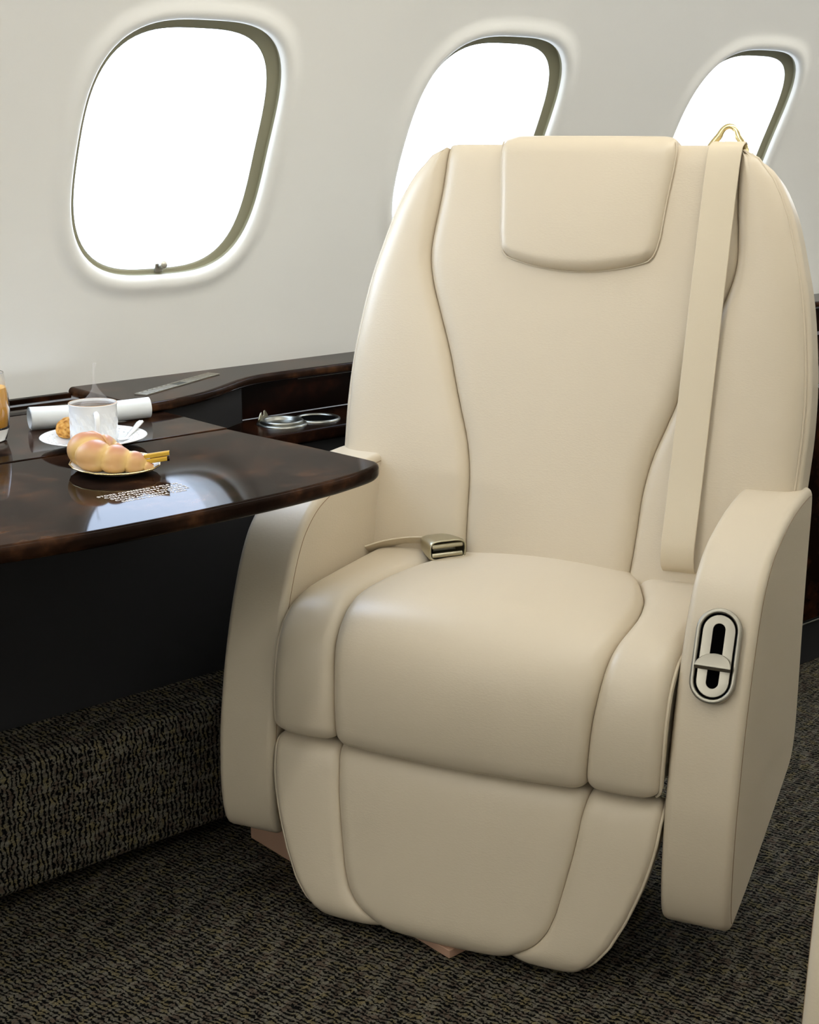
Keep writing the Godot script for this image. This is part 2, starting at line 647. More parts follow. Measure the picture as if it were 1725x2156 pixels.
func build_cabin() -> void:
	# floor
	var b := MB.new()
	var t := Vector2(0.22, 0.976).normalized()
	var rows := []
	var uvs := []
	for z in [-2.05, 0.62]:
		var r := PackedVector3Array()
		var u := []
		for x in [X0, X1]:
			r.append(Vector3(x, 0, z))
			u.append(Vector2(x * t.y - z * t.x, x * t.x + z * t.y) / 0.365)
		rows.append(r)
		uvs.append(u)
	b.grid(rows, Vector3(2, -9, -1), false, false, uvs)
	b.box(Vector3((X0 + X1) / 2, -0.06, -0.71), Vector3(X1 - X0, 0.1, 2.68), 0.0)
	struct("floor", b, M.carpet, "dark ribbed charcoal and olive carpet on the cabin floor", "floor")
	# window wall, two skins
	b = MB.new()
	var xs := [XW[0] - 0.33, 1.0075, 1.695, 2.4225, 3.18, 3.9]
	for o in [0.0, -0.11]:
		for i in 5:
			bay(b, xs[i], xs[i + 1], XW[i], o, o == 0.0)
		wall_grid(b, xs[0], xs[5], -0.22, 0.0, o)
		wall_grid(b, xs[0], xs[5], 0.85, 1.66, o)
		wall_grid(b, X0, xs[0], -0.22, 1.66, o)
		wall_grid(b, xs[5], X1, -0.22, 1.66, o)
	struct("wall_left", b, M.wall, "warm white curved cabin wall leaning in above the dark ledge", "wall")
	b = MB.new()
	for o in [0.0, -0.11]:
		wall_grid(b, X0, X1, -0.75, 1.66, o, true)
	struct("wall_right", b, M.wall, "plain warm white curved wall across the aisle", "wall")
	for q in [[X0, "wall_front"], [X1, "wall_back"]]:
		b = MB.new()
		b.box(Vector3(q[0], 0.9, -0.86), Vector3(0.08, 2.1, 3.1), 0.0)
		struct(q[1], b, M.wall, "warm white bulkhead closing the cabin " + ("ahead of the table" if q[0] < 0 else "behind the seats"), "wall")
	b = MB.new()
	b.box(Vector3((X0 + X1) / 2, 1.96, -0.86), Vector3(X1 - X0, 0.1, 0.9), 0.0)
	struct("ceiling", b, M.wall, "flat white cabin ceiling above the aisle", "ceiling")
	# windows
	var names := ["in front of the table, out of view", "nearest window, large and fully clear above the coffee table", "window partly hidden behind the armchair headrest's left side", "farthest window, with the belt guide in front of it", "behind the armchair, out of view"]
	for i in 5:
		var w := Node3D.new()
		w.name = "window_%d" % (i + 1)
		add_child(w)
		tag(w, "rounded cabin window, " + names[i], "window", "", "structure")
		var xc: float = XW[i]
		var inside := wall_at(xc, WS, -0.03)
		b = MB.new()
		oval_ring(b, xc, [[WA + 0.001, WB + 0.001, 0, 0, -0.002], [WA, WB, 0, 0, -0.011]], wall_at(xc, WS, -0.008) + Vector3(0, 0, 0))
		oval_ring(b, xc, [[WA, WB, 0, 0, -0.011], [WA - 0.006, WB - 0.006, -0.003, -0.003, -0.0125], [WA - 0.0135, WB - 0.012, -0.005, -0.006, -0.0125], [WA - 0.015, WB - 0.0135, -0.005, -0.006, -0.015]], wall_at(xc, WS, -3))
		put("gasket", b, M.gasket, w, "dull olive gasket ring")
		b = MB.new()
		oval_ring(b, xc, [[WA - 0.0155, WB - 0.014, -0.005, -0.006, -0.014], [WA - 0.016, WB - 0.0145, -0.005, -0.006, -0.03], [WA - 0.018, WB - 0.0165, -0.005, -0.006, -0.056], [WA - 0.018, WB - 0.0165, -0.005, -0.006, -0.11], [WA, WB, 0, 0, -0.11]], inside)
		put("reveal", b, M.reveal, w, "white inner frame")
		b = MB.new()
		var r2 := []
		for k in [1.0, 0.5, 0.0]:
			var row := PackedVector3Array()
			for j in 64:
				var p := oval((WA - 0.017) * k + 1e-5, (WB - 0.0155) * k + 1e-5, TAU * j / 64.0)
				row.append(wall_at(xc + p.x - 0.005, WS + p.y - 0.006, -0.055))
			r2.append(row)
		b.grid(r2, wall_at(xc, WS, -2), true)
		put("pane", b, M.pane, w)
		if i == 1:
			b = MB.new()
			var k0 := wall_at(1.357, 0.1885, -0.010)
			b.box(k0 + Vector3(0, 0.006, 0.002), Vector3(0.016, 0.016, 0.004), 0.0015, Basis(Vector3.RIGHT, 0.3))
			b.lathe([Vector2(0, -0.001), Vector2(0.0065, 0), Vector2(0.0068, 0.012), Vector2(0.0055, 0.014), Vector2(0, 0.0142)], 24, Transform3D(Basis(Vector3.RIGHT, 1.35), k0 + Vector3(0.002, 0.009, 0.004)))
			put("shade_tab", b, M.satin, w, "small pale round shade pull at the sill")
	# carpeted kick panel under the side ledge
	b = MB.new()
	var prof := [Vector2(-1.965, 0.0), Vector2(-1.965, 0.036), Vector2(-1.896, 0.036), Vector2(-1.893, 0.042), Vector2(-1.893, 0.215), Vector2(-1.896, 0.228), Vector2(-1.904, 0.236), Vector2(-1.92, 0.240), Vector2(-2.06, 0.240)]
	rows = []
	uvs = []
	var run := 0.0
	for i in prof.size():
		if i:
			run += prof[i].distance_to(prof[i - 1])
		rows.append(PackedVector3Array([Vector3(X0, prof[i].y, prof[i].x), Vector3(X1, prof[i].y, prof[i].x)]))
		uvs.append([Vector2(X0, -run) / 0.36, Vector2(X1, -run) / 0.36])
	for i in prof.size() - 1:
		b.grid([rows[i], rows[i + 1]], Vector3(2, 0.12, -2.6) if i > 1 else Vector3(2, 0.3, -2.6), false, false, [uvs[i], uvs[i + 1]])
	struct("baseboard_left", b, M.carpet, "carpeted kick panel with rounded top, ribs running upright, along the wall", "kick panel")
	b = MB.new()
	b.box(Vector3((X0 + X1) / 2, 0.425, -2.08), Vector3(X1 - X0, 0.38, 0.12), 0.0)
	struct("trim_1", b, M.black, "plain black lower side panel under the ledge and the table", "panel")


# ---------------------------------------------------------------- added lights, all out of view
func build_added_light(where: Vector3, lx: float, lz: float, energy: float, tilt: Vector3, color: Color, label: String) -> void:
	var o := thing("added_light", label, "ceiling light", where)  # unseen fixtures, added for the light they give
	o.rotation = tilt
	var b := MB.new()
	b.box(Vector3(0, -0.012, 0), Vector3(lx + 0.03, 0.024, lz + 0.03), 0.004)
	put("housing", b, M.satin, o)
	b = MB.new()
	b.box(Vector3(0, -0.026, 0), Vector3(lx, 0.006, lz), 0.002)
	var e := mat(Color(1, 1, 1), 0.5)
	e.emission_enabled = true
	e.emission = color
	e.emission_energy_multiplier = 1.0
	put("added_glow", b, e, o)
	var l := AreaLight3D.new()
	l.name = "added_source"
	l.area_size = Vector2(lx, lz)
	l.light_energy = energy
	l.light_color = color
	l.shadow_enabled = true
	l.area_range = 12.0
	o.add_child(l)
	l.position = Vector3(0, -0.034, 0)
	l.rotation.x = -PI / 2


# ---------------------------------------------------------------- armchair
const TH := 0.2443461            # recline, 14 degrees

func back_at(r: float, s: float, h: float) -> Vector3:
	return Vector3(r, 0.42 + s * cos(TH) + h * sin(TH), -(0.3475 + s * sin(TH)) + h * cos(TH))


var seat_p: PackedVector2Array
var leg_p: PackedVector2Array
var seat_len: float
var leg_len: float

func along(p: PackedVector2Array, total: float, r: float, s: float, h: float) -> Vector3:
	# p holds (depth, y)
	var q := clampf(s / total, 0, 1) * (p.size() - 1)
	var i := mini(int(q), p.size() - 2)
	var c := p[i].lerp(p[i + 1], q - i)
	var t := (p[mini(i + 2, p.size() - 1)] - p[maxi(i - 1, 0)]).normalized()
	# walking from the back over the top and down the front: outside is up, then forward
	var nn := Vector2(t.y, -t.x)
	var w := c + nn * h
	return Vector3(r, w.y, -w.x)


func seat_at(r: float, s: float, h: float) -> Vector3:
	return along(seat_p, seat_len, r, s, h)


func leg_at(r: float, s: float, h: float) -> Vector3:
	return along(leg_p, leg_len, r, s, h)


func length2(p: PackedVector2Array) -> float:
	var l := 0.0
	for i in range(1, p.size()):
		l += p[i].distance_to(p[i - 1])
	return l


func border(tab: Array, s0: float, s1: float, nv: int, side: float) -> PackedVector2Array:
	var out := PackedVector2Array()
	for i in nv + 1:
		# rows crowd towards both ends, where the edges roll over
		var s := lerpf(s0, s1, 0.5 - 0.5 * cos(PI * i / nv))
		out.append(Vector2(at(tab, s) * side, s))
	return out


func shift(p: PackedVector2Array, dr: float) -> PackedVector2Array:
	var out := PackedVector2Array()
	for q in p:
		out.append(Vector2(q.x + dr, q.y))
	return out


func line_on(p: PackedVector2Array, f: Callable, h: float) -> Array:
	var out := []
	for q in p:
		out.append(f.call(q.x, q.y, h))
	return out


func build_chair() -> Node3D:
	var o := thing("armchair", "cream leather swivel armchair in full view behind the coffee table", "armchair", Vector3(1.3206, 0, -1.412), -1.1417)
	var b: MB
	# back shell
	var w_out := [Vector2(-0.02, 0.36), Vector2(0.06, 0.372), Vector2(0.16, 0.381), Vector2(0.241, 0.385), Vector2(0.3, 0.386), Vector2(0.369, 0.383), Vector2(0.443, 0.374), Vector2(0.5, 0.364), Vector2(0.549, 0.351), Vector2(0.613, 0.332), Vector2(0.645, 0.318), Vector2(0.672, 0.303), Vector2(0.69, 0.288)]
	var key := []
	for q in w_out:
		key.append(Vector2(q.y, q.x))
	key.append_array([Vector2(0.268, 0.702), Vector2(0.243, 0.7085), Vector2(0.2, 0.711), Vector2(0.1, 0.713), Vector2(0.0, 0.714)])
	var half := smooth2(key, 70)
	var poly := PackedVector2Array(half)
	for i in range(half.size() - 2, -1, -1):
		poly.append(Vector2(-half[i].x, half[i].y))
	b = MB.new()
	var xf := Transform3D(Vector3(1, 0, 0), Vector3(0, cos(TH), -sin(TH)), Vector3(0, sin(TH), cos(TH)), Vector3(0, 0.42, -0.3475))
	b.prism(poly, -0.10, 0.0, 0.035, 0.012, xf, 6)
	put("back_shell", b, M.leather, o)
	# seams of the back
	var seam := [Vector2(0.0, 0.133), Vector2(0.062, 0.139), Vector2(0.12, 0.1425), Vector2(0.18, 0.1455), Vector2(0.236, 0.1555), Vector2(0.3, 0.176), Vector2(0.335, 0.188), Vector2(0.389, 0.205), Vector2(0.451, 0.2285), Vector2(0.5, 0.246), Vector2(0.54, 0.2535), Vector2(0.58, 0.2515), Vector2(0.63, 0.2455), Vector2(0.67, 0.2425), Vector2(0.71, 0.2415)]
	var edge := []
	for q in w_out:
		edge.append(Vector2(q.x, q.y - 0.009))
	edge.append(Vector2(0.703, 0.268))
	edge.append(Vector2(0.711, 0.252))
	edge.append(Vector2(0.716, 0.2445))
	var inside := Vector3(0, 0.8, -0.9)
	b = MB.new()
	panel(b, border(seam, 0.0, 0.722, 70, -1), border(seam, 0.0, 0.722, 70, 1), 56, back_at, [0.03, 0.03, 0, 0.035], 0.016, 0.006, 0.03, inside)
	put("back_panel", b, M.leather, o, "centre panel of the backrest")
	for side in [-1.0, 1.0]:
		b = MB.new()
		var a := border(seam, 0.0, 0.7155, 70, side)
		var c := border(edge, 0.0, 0.7155, 70, side)
		if side < 0:
			panel(b, c, a, 26, back_at, [0.035, 0.02, 0, 0.0], 0.015, 0.008, 0.03, inside)
		else:
			panel(b, a, c, 26, back_at, [0.02, 0.035, 0, 0.0], 0.015, 0.008, 0.03, inside)
		put("back_bolster", b, M.leather, o, "side bolster of the backrest")
		b = MB.new()
		b.tube(line_on(c, back_at, 0.001), 0.0022, 8)
		put("piping", b, M.leather, o)
	# headrest
	var hk := [Vector2(0.537, 0.1165), Vector2(0.5425, 0.123), Vector2(0.552, 0.1275), Vector2(0.571, 0.1315), Vector2(0.63, 0.136), Vector2(0.69, 0.142), Vector2(0.714, 0.1425), Vector2(0.728, 0.138), Vector2(0.735, 0.130)]
	var hl := PackedVector2Array()
	var hr := PackedVector2Array()
	for i in 49:
		var s := lerpf(0.537, 0.735, 0.5 - 0.5 * cos(PI * i / 48.0))
		hl.append(Vector2(-at(hk, s) + 0.004, s))
		hr.append(Vector2(at(hk, s) + 0.004, s))
	b = MB.new()
	var head := func(r: float, s: float, h: float) -> Vector3:
		var k := 1.0 - smoothstep(0.537, 0.68, s)
		return back_at(r, s - 0.0195 * (1.0 - pow((r - 0.004) / 0.1155, 2)) * k, h)
	panel(b, hl, hr, 48, head, [0.015, 0.015, 0.017, 0.035], 0.035, 0.009, 0.02, inside)
	put("headrest", b, M.leather, o, "padded headrest cushion")
	b = MB.new()
	var rim := line_on(hl.slice(1, 41), head, 0.0235)
	rim.reverse()
	for j in range(1, 32):
		rim.append(head.call(lerpf(hl[0].x, hr[0].x, j / 32.0), hl[0].y, 0.0225))
	rim.append_array(line_on(hr.slice(1, 41), head, 0.0235))
	b.tube(rim, 0.0014, 6)
	put("piping", b, M.leather, o)
	# seat
	seat_p = smooth2([Vector2(0.42, 0.455), Vector2(0.30, 0.458), Vector2(0.18, 0.460), Vector2(0.10, 0.460), Vector2(0.062, 0.454), Vector2(0.034, 0.440), Vector2(0.013, 0.415), Vector2(0.001, 0.38), Vector2(-0.005, 0.34), Vector2(-0.006, 0.305), Vector2(-0.004, 0.288), Vector2(0.006, 0.275)], 120)
	seat_len = length2(seat_p)
	inside = Vector3(0, 0.3, -0.3)
	var sseam := [Vector2(0.0, 0.13), Vector2(0.05, 0.148), Vector2(0.1, 0.168), Vector2(0.16, 0.189), Vector2(0.238, 0.203), Vector2(0.32, 0.2075), Vector2(0.384, 0.203), Vector2(0.423, 0.2), Vector2(0.472, 0.195), Vector2(0.529, 0.192), Vector2(0.6, 0.19)]
	var sedge := [Vector2(0.0, 0.294), Vector2(0.3, 0.294), Vector2(0.5, 0.293), Vector2(0.548, 0.292), Vector2(0.556, 0.289), Vector2(0.562, 0.284), Vector2(0.567, 0.275)]
	var s_end := seat_len - 0.002
	b = MB.new()
	panel(b, border(sseam, 0.0, s_end, 90, -1), border(sseam, 0.0, s_end, 90, 1), 56, seat_at, [0.022, 0.022, 0, 0.03], 0.017, 0.016, 0.03, inside)
	put("seat_cushion", b, M.leather, o, "wide centre seat cushion")
	for side in [-1.0, 1.0]:
		b = MB.new()
		var a := border(sseam, 0.0, s_end - 0.006, 90, side)
		var c := border(sedge, 0.0, s_end - 0.006, 90, side)
		if side < 0:
			panel(b, c, a, 26, seat_at, [0.02, 0.02, 0, 0.022], 0.014, 0.006, 0.05, inside)
		else:
			panel(b, a, c, 26, seat_at, [0.02, 0.02, 0, 0.022], 0.014, 0.006, 0.05, inside)
		put("seat_bolster", b, M.leather, o, "side bolster of the seat")
		for k in 2:
			b = MB.new()
			b.tube(line_on(shift(c, side * (0.0015 - 0.0005 * k)), seat_at, 0.001 - 0.0085 * k), 0.0023, 8)
			put("piping", b, M.leather, o)
	# leg rest
	leg_p = smooth2([Vector2(0.045, 0.262), Vector2(0.022, 0.262), Vector2(0.006, 0.257), Vector2(-0.004, 0.243), Vector2(-0.014, 0.21), Vector2(-0.027, 0.15), Vector2(-0.040, 0.09), Vector2(-0.049, 0.05), Vector2(-0.050, 0.034), Vector2(-0.042, 0.024), Vector2(-0.02, 0.020), Vector2(0.04, 0.02)], 120)
	leg_len = length2(leg_p)
	var lseam := [Vector2(0.0, 0.192), Vector2(0.03, 0.192), Vector2(0.07, 0.186), Vector2(0.11, 0.1815), Vector2(0.165, 0.172), Vector2(0.21, 0.163), Vector2(0.24, 0.152), Vector2(0.262, 0.134), Vector2(0.285, 0.10), Vector2(0.3, 0.08), Vector2(0.4, 0.07)]
	var ledge := [Vector2(0.0, 0.270), Vector2(0.008, 0.284), Vector2(0.018, 0.291), Vector2(0.036, 0.295), Vector2(0.06, 0.294), Vector2(0.10, 0.2895), Vector2(0.15, 0.2775), Vector2(0.2, 0.26), Vector2(0.24, 0.241), Vector2(0.262, 0.224), Vector2(0.28, 0.205), Vector2(0.3, 0.18), Vector2(0.4, 0.16)]
	b = MB.new()
	panel(b, border(lseam, 0.012, leg_len - 0.02, 80, -1), border(lseam, 0.012, leg_len - 0.02, 80, 1), 48, leg_at, [0.018, 0.018, 0.015, 0.02], 0.010, 0.005, 0.03, inside)
	put("leg_rest", b, M.leather, o, "folded-down centre leg rest panel")
	for side in [-1.0, 1.0]:
		b = MB.new()
		var a := border(lseam, 0.012, leg_len - 0.02, 80, side)
		var c := border(ledge, 0.012, leg_len - 0.02, 80, side)
		if side < 0:
			panel(b, c, a, 26, leg_at, [0.012, 0.015, 0.015, 0.02], 0.009, 0.003, 0.034, inside)
		else:
			panel(b, a, c, 26, leg_at, [0.015, 0.012, 0.015, 0.02], 0.009, 0.003, 0.034, inside)
		put("leg_rest_bolster", b, M.leather, o, "side panel of the leg rest")
		b = MB.new()
		b.tube(line_on(shift(c, side * 0.001), leg_at, 0.0), 0.0024, 8)
		put("piping", b, M.leather, o)
	# carcass behind the cushions
	b = MB.new()
	b.box(Vector3(0, 0.35, -0.24), Vector3(0.57, 0.15, 0.36), 0.01)
	b.box(Vector3(0, 0.18, -0.22), Vector3(0.40, 0.22, 0.2), 0.01)
	put("seat_frame", b, M.leather, o)
	# arms
	var ak := [Vector2(0.452, 0.612), Vector2(0.43, 0.620), Vector2(0.36, 0.6225), Vector2(0.29, 0.6205), Vector2(0.225, 0.612), Vector2(0.15, 0.5935), Vector2(0.102, 0.564), Vector2(0.074, 0.53), Vector2(0.051, 0.486), Vector2(0.029, 0.43), Vector2(0.011, 0.37), Vector2(-0.002, 0.31), Vector2(-0.010, 0.26), Vector2(-0.0135, 0.2), Vector2(-0.0115, 0.15), Vector2(-0.005, 0.118), Vector2(0.004, 0.101), Vector2(0.016, 0.094), Vector2(0.03, 0.0945), Vector2(0.08, 0.101), Vector2(0.134, 0.110), Vector2(0.262, 0.137), Vector2(0.37, 0.161), Vector2(0.415, 0.173), Vector2(0.438, 0.192), Vector2(0.451, 0.23), Vector2(0.4525, 0.3), Vector2(0.451, 0.4), Vector2(0.453, 0.5), Vector2(0.459, 0.58)]
	var ap := smooth2(ak, 170, true)
	for side in [-1.0, 1.0]:
		var arm := MB.new()
		# polygon (depth, y) extruded along r
		var axf := Transform3D(Vector3(0, 0, -1), Vector3(0, 1, 0), Vector3(1, 0, 0), Vector3.ZERO)
		arm.prism(ap, 0.299 if side > 0 else -0.394, 0.394 if side > 0 else -0.299, 0.011, 0.011, axf, 5)
		var ao := put("armrest", arm, M.leather, o, "padded leather armrest")
		# seam line just inside the edge that faces the viewer
		b = MB.new()
		var pts := []
		for i in range(1, 84):
			pts.append(Vector3(side * 0.394 - (0.0006 if side > 0 else 0.0), ap[i].y, -ap[i].x))
		for q in 2:
			var loop := []
			var rr: float = (0.394 if q == 0 else 0.299) * side
			for i in range(2, 86):
				var e := (ap[i + 1] - ap[i - 1]).normalized()
				var inn := Vector2(-e.y, e.x)
				if (ap[i] + inn * 0.01 - Vector2(0.25, 0.35)).length() > (ap[i] - Vector2(0.25, 0.35)).length():
					inn = -inn
				var w := ap[i] + inn * 0.012
				loop.append(Vector3(rr, w.y, -w.x))
			b.tube(loop, 0.0007, 6)
		put("seam", b, M.seam, ao)
	# lever plate on the right arm's front
	build_lever(o)
	build_belt(o)
	# pedestal, square to the cabin, not to the seat
	b = MB.new()
	var back := Basis(Vector3.UP, 1.1417)
	var at0 := back * (Vector3(1.49, 0, -1.62) - Vector3(1.3206, 0, -1.412))
	b.box(at0 + Vector3(0, 0.0065, 0), Vector3(0.44, 0.013, 0.49), 0.001, back)
	b.box(at0 + back * Vector3(0, 0.05, -0.0895), Vector3(0.4402, 0.09, 0.3112), 0.001, back)
	put("pedestal", b, M.base, o, "square swivel pedestal on the carpet")
	return o


func stadium(half_w: float, half_l: float, seg := 14) -> PackedVector2Array:
	var out := PackedVector2Array()
	for e in 2:
		for i in seg + 1:
			var a := PI * e + PI * i / seg
			out.append(Vector2(cos(a) * half_w, sin(a) * half_w + (half_l - half_w) * (1 if e == 0 else -1)))
	return out


func ring_between(b: MB, list: Array, xf: Transform3D, c: Vector3) -> void:
	# list of [half width, half length, height]
	var rows := []
	for q in list:
		var row := PackedVector3Array()
		for p in stadium(q[0], q[1]):
			row.append(xf * Vector3(p.x, p.y, q[2]))
		rows.append(row)
	b.grid(rows, c, true)


func build_lever(o: Node3D) -> void:
	var up := Vector3(0, 0.9216, -0.388)
	var nn := Vector3(0, 0.388, 0.9216)
	var xf := Transform3D(Vector3.RIGHT, up, nn, Vector3(0.3475, 0.4755, -0.0395))
	var far := xf * Vector3(0, 0, -1)
	var b := MB.new()
	ring_between(b, [[0.0305, 0.0635, -0.002], [0.0303, 0.0633, 0.004], [0.0292, 0.0622, 0.0056], [0.0262, 0.0592, 0.0060], [0.0248, 0.0578, 0.0052], [0.0243, 0.0573, 0.004]], xf, far)
	ring_between(b, [[0.0243, 0.0573, 0.004], [0.0243, 0.0573, 0.0002]], xf, xf * Vector3(0, 0, 3))
	var plate := put("recline_control", b, M.satin, o, "oval brushed metal surround of the recline lever")
	b = MB.new()
	ring_between(b, [[0.0218, 0.0548, 0.0006], [0.0218, 0.0548, 0.0024], [0.0208, 0.0538, 0.0030], [0.0085, 0.0435, 0.0030], [0.0080, 0.0430, 0.0026], [0.0080, 0.0430, 0.0012]], xf, far)
	put("faceplate", b, M.satin, plate)
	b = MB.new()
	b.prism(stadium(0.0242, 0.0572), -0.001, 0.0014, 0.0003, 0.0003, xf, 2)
	put("slot_shade", b, M.void, plate, "flat black plate painting the shade inside the lever opening")  # no recess here: its darkness is a flat black plate
	b = MB.new()
	var fin := PackedVector2Array()
	for i in 25:
		var a := PI + PI * i / 24.0
		fin.append(Vector2(cos(a) * 0.024, sin(a) * 0.026 + 0.022))
	# a tab standing out of the plate: x across, y outwards, thickness along the opening
	var tx := xf * Transform3D(Basis(Vector3(1, 0, 0), Vector3(0, -0.75, 0.6614), Vector3(0, 0.6614, 0.75)), Vector3(0, -0.001, 0.001))
	b.prism(fin, -0.004, 0.0035, 0.0015, 0.0015, tx, 3)
	put("lever", b, M.satin, plate, "half-round lever tab")


func strip(b: MB, mid: Array, wide: float, thick: float, across: Vector3) -> void:
	# a flat band along mid points
	var rows := []
	for i in mid.size():
		var a: Vector3 = mid[maxi(i - 1, 0)]
		var d: Vector3 = mid[mini(i + 1, mid.size() - 1)]
		var t := (d - a).normalized()
		var x := (across - t * across.dot(t)).normalized() * wide / 2
		var y := t.cross(x).normalized() * thick / 2
		var row := PackedVector3Array()
		var c: Vector3 = mid[i]
		for q in [[1.0, 0.0], [0.985, 0.7], [0.95, 1.0], [-0.95, 1.0], [-0.985, 0.7], [-1.0, 0.0], [-0.985, -0.7], [-0.95, -1.0], [0.95, -1.0], [0.985, -0.7]]:
			row.append(c + x * q[0] + y * q[1])
		rows.append(row)
	b.tubegrid(rows, false)


func build_belt(o: Node3D) -> void:
	var b := MB.new()
	var mid := []
	mid.append_array(smooth3([back_at(0.2215, 0.700, -0.03), back_at(0.2215, 0.718, -0.024), back_at(0.2215, 0.7275, -0.008), back_at(0.2215, 0.7225, 0.010), back_at(0.2215, 0.70, 0.0265), back_at(0.2205, 0.6, 0.031), back_at(0.2195, 0.45, 0.033), back_at(0.2185, 0.3, 0.034), back_at(0.218, 0.2, 0.036), back_at(0.218, 0.13, 0.041), back_at(0.218, 0.098, 0.041), back_at(0.2185, 0.075, 0.032), back_at(0.219, 0.066, 0.012), back_at(0.219, 0.066, -0.01)], 6))
	strip(b, mid, 0.052, 0.0028, Vector3.RIGHT)
	put("shoulder_belt", b, M.strap, o, "cream shoulder belt hanging down the backrest")
	# guide loop at the top
	b = MB.new()
	var ax := func(x: float, y: float, z := -0.012) -> Vector3: return back_at(0.2165 + x, y, z)
	var loop := []
	var rr := []
	for q in [Vector2(-0.0285, 0.712), Vector2(-0.0265, 0.722), Vector2(-0.020, 0.7325), Vector2(-0.0145, 0.7395), Vector2(-0.0115, 0.7465), Vector2(-0.0065, 0.7525), Vector2(0.0, 0.7545), Vector2(0.0065, 0.7525), Vector2(0.0115, 0.7465), Vector2(0.0145, 0.7395), Vector2(0.020, 0.7325), Vector2(0.0265, 0.722), Vector2(0.0285, 0.712)]:
		loop.append(ax.call(q.x, q.y))
	loop = smooth3(loop, 3)
	for i in loop.size():
		rr.append(0.0042 + 0.0022 * absf(i - loop.size() * 0.5) / (loop.size() * 0.5) + 0.0003 * cos(i * 0.7))
	b.tube(loop, rr, 7)
	put("belt_guide", b, M.gold, o, "polished gold loop guiding the shoulder belt")
	b = MB.new()
	b.prism(even2(PackedVector2Array([Vector2(-0.037, -0.012), Vector2(0.037, -0.012), Vector2(0.037, 0.012), Vector2(-0.037, 0.012), Vector2(-0.037, -0.012)]), 40, true), 0, 0.004, 0.001, 0.001, Transform3D(Vector3(1, 0, 0), Vector3(0, 0, -1), Vector3(0, 1, 0), back_at(0.2165, 0.7115, -0.02)), 2)
	put("guide_plate", b, M.nickel, o)
	# lap belt buckle on the seat
	b = MB.new()
	var ax2 := Vector3(0.72, 0.0, 0.69).normalized()
	var sidev := Vector3.UP.cross(ax2).normalized()
	var upv := ax2.cross(sidev).normalized()
	var front := Vector3(-0.145, 0.4925, -0.299)
	var rows := []
	var secs := [[-0.064, 0.30, 0.25], [-0.0635, 0.62, 0.52], [-0.060, 0.72, 0.66], [-0.045, 0.85, 0.82], [-0.025, 0.95, 0.94], [-0.008, 1.0, 1.0], [-0.002, 0.985, 0.98], [0.0, 0.95, 0.94], [-0.0008, 0.90, 0.84], [-0.004, 0.885, 0.80], [-0.03, 0.86, 0.76], [-0.031, 0.02, 0.02]]
	for q in secs:
		var row := PackedVector3Array()
		for j in 40:
			var p := oval(0.0325 * q[1], 0.0175 * q[2], TAU * j / 40.0, 4.5)
			row.append(front + ax2 * q[0] + sidev * p.x + upv * p.y)
		rows.append(row)
	b.tubegrid(rows, false)
	var bk := put("buckle", b, M.nickel, o, "brushed nickel lap belt buckle lying on the seat")
	b = MB.new()
	for y in [0.0072, -0.0078]:
		b.tube([front + ax2 * -0.006 - sidev * 0.026 + upv * y, front + ax2 * -0.006 + sidev * 0.026 + upv * y], 0.0042, 12)
	put("roller", b, M.nickel, bk)
	b = MB.new()
	b.box(front + ax2 * -0.022 , Vector3(0.040, 0.012, 0.012), 0.002, Basis(sidev, upv, sidev.cross(upv)))
	put("latch", b, M.steel, bk)
	b = MB.new()
	strip(b, smooth3([Vector3(-0.300, 0.471, -0.318), Vector3(-0.27, 0.481, -0.330), Vector3(-0.235, 0.487, -0.340), front + ax2 * -0.058], 5), 0.026, 0.003, Vector3(0.3, 0.55, 0.5))
	put("lap_strap", b, M.strap, o)


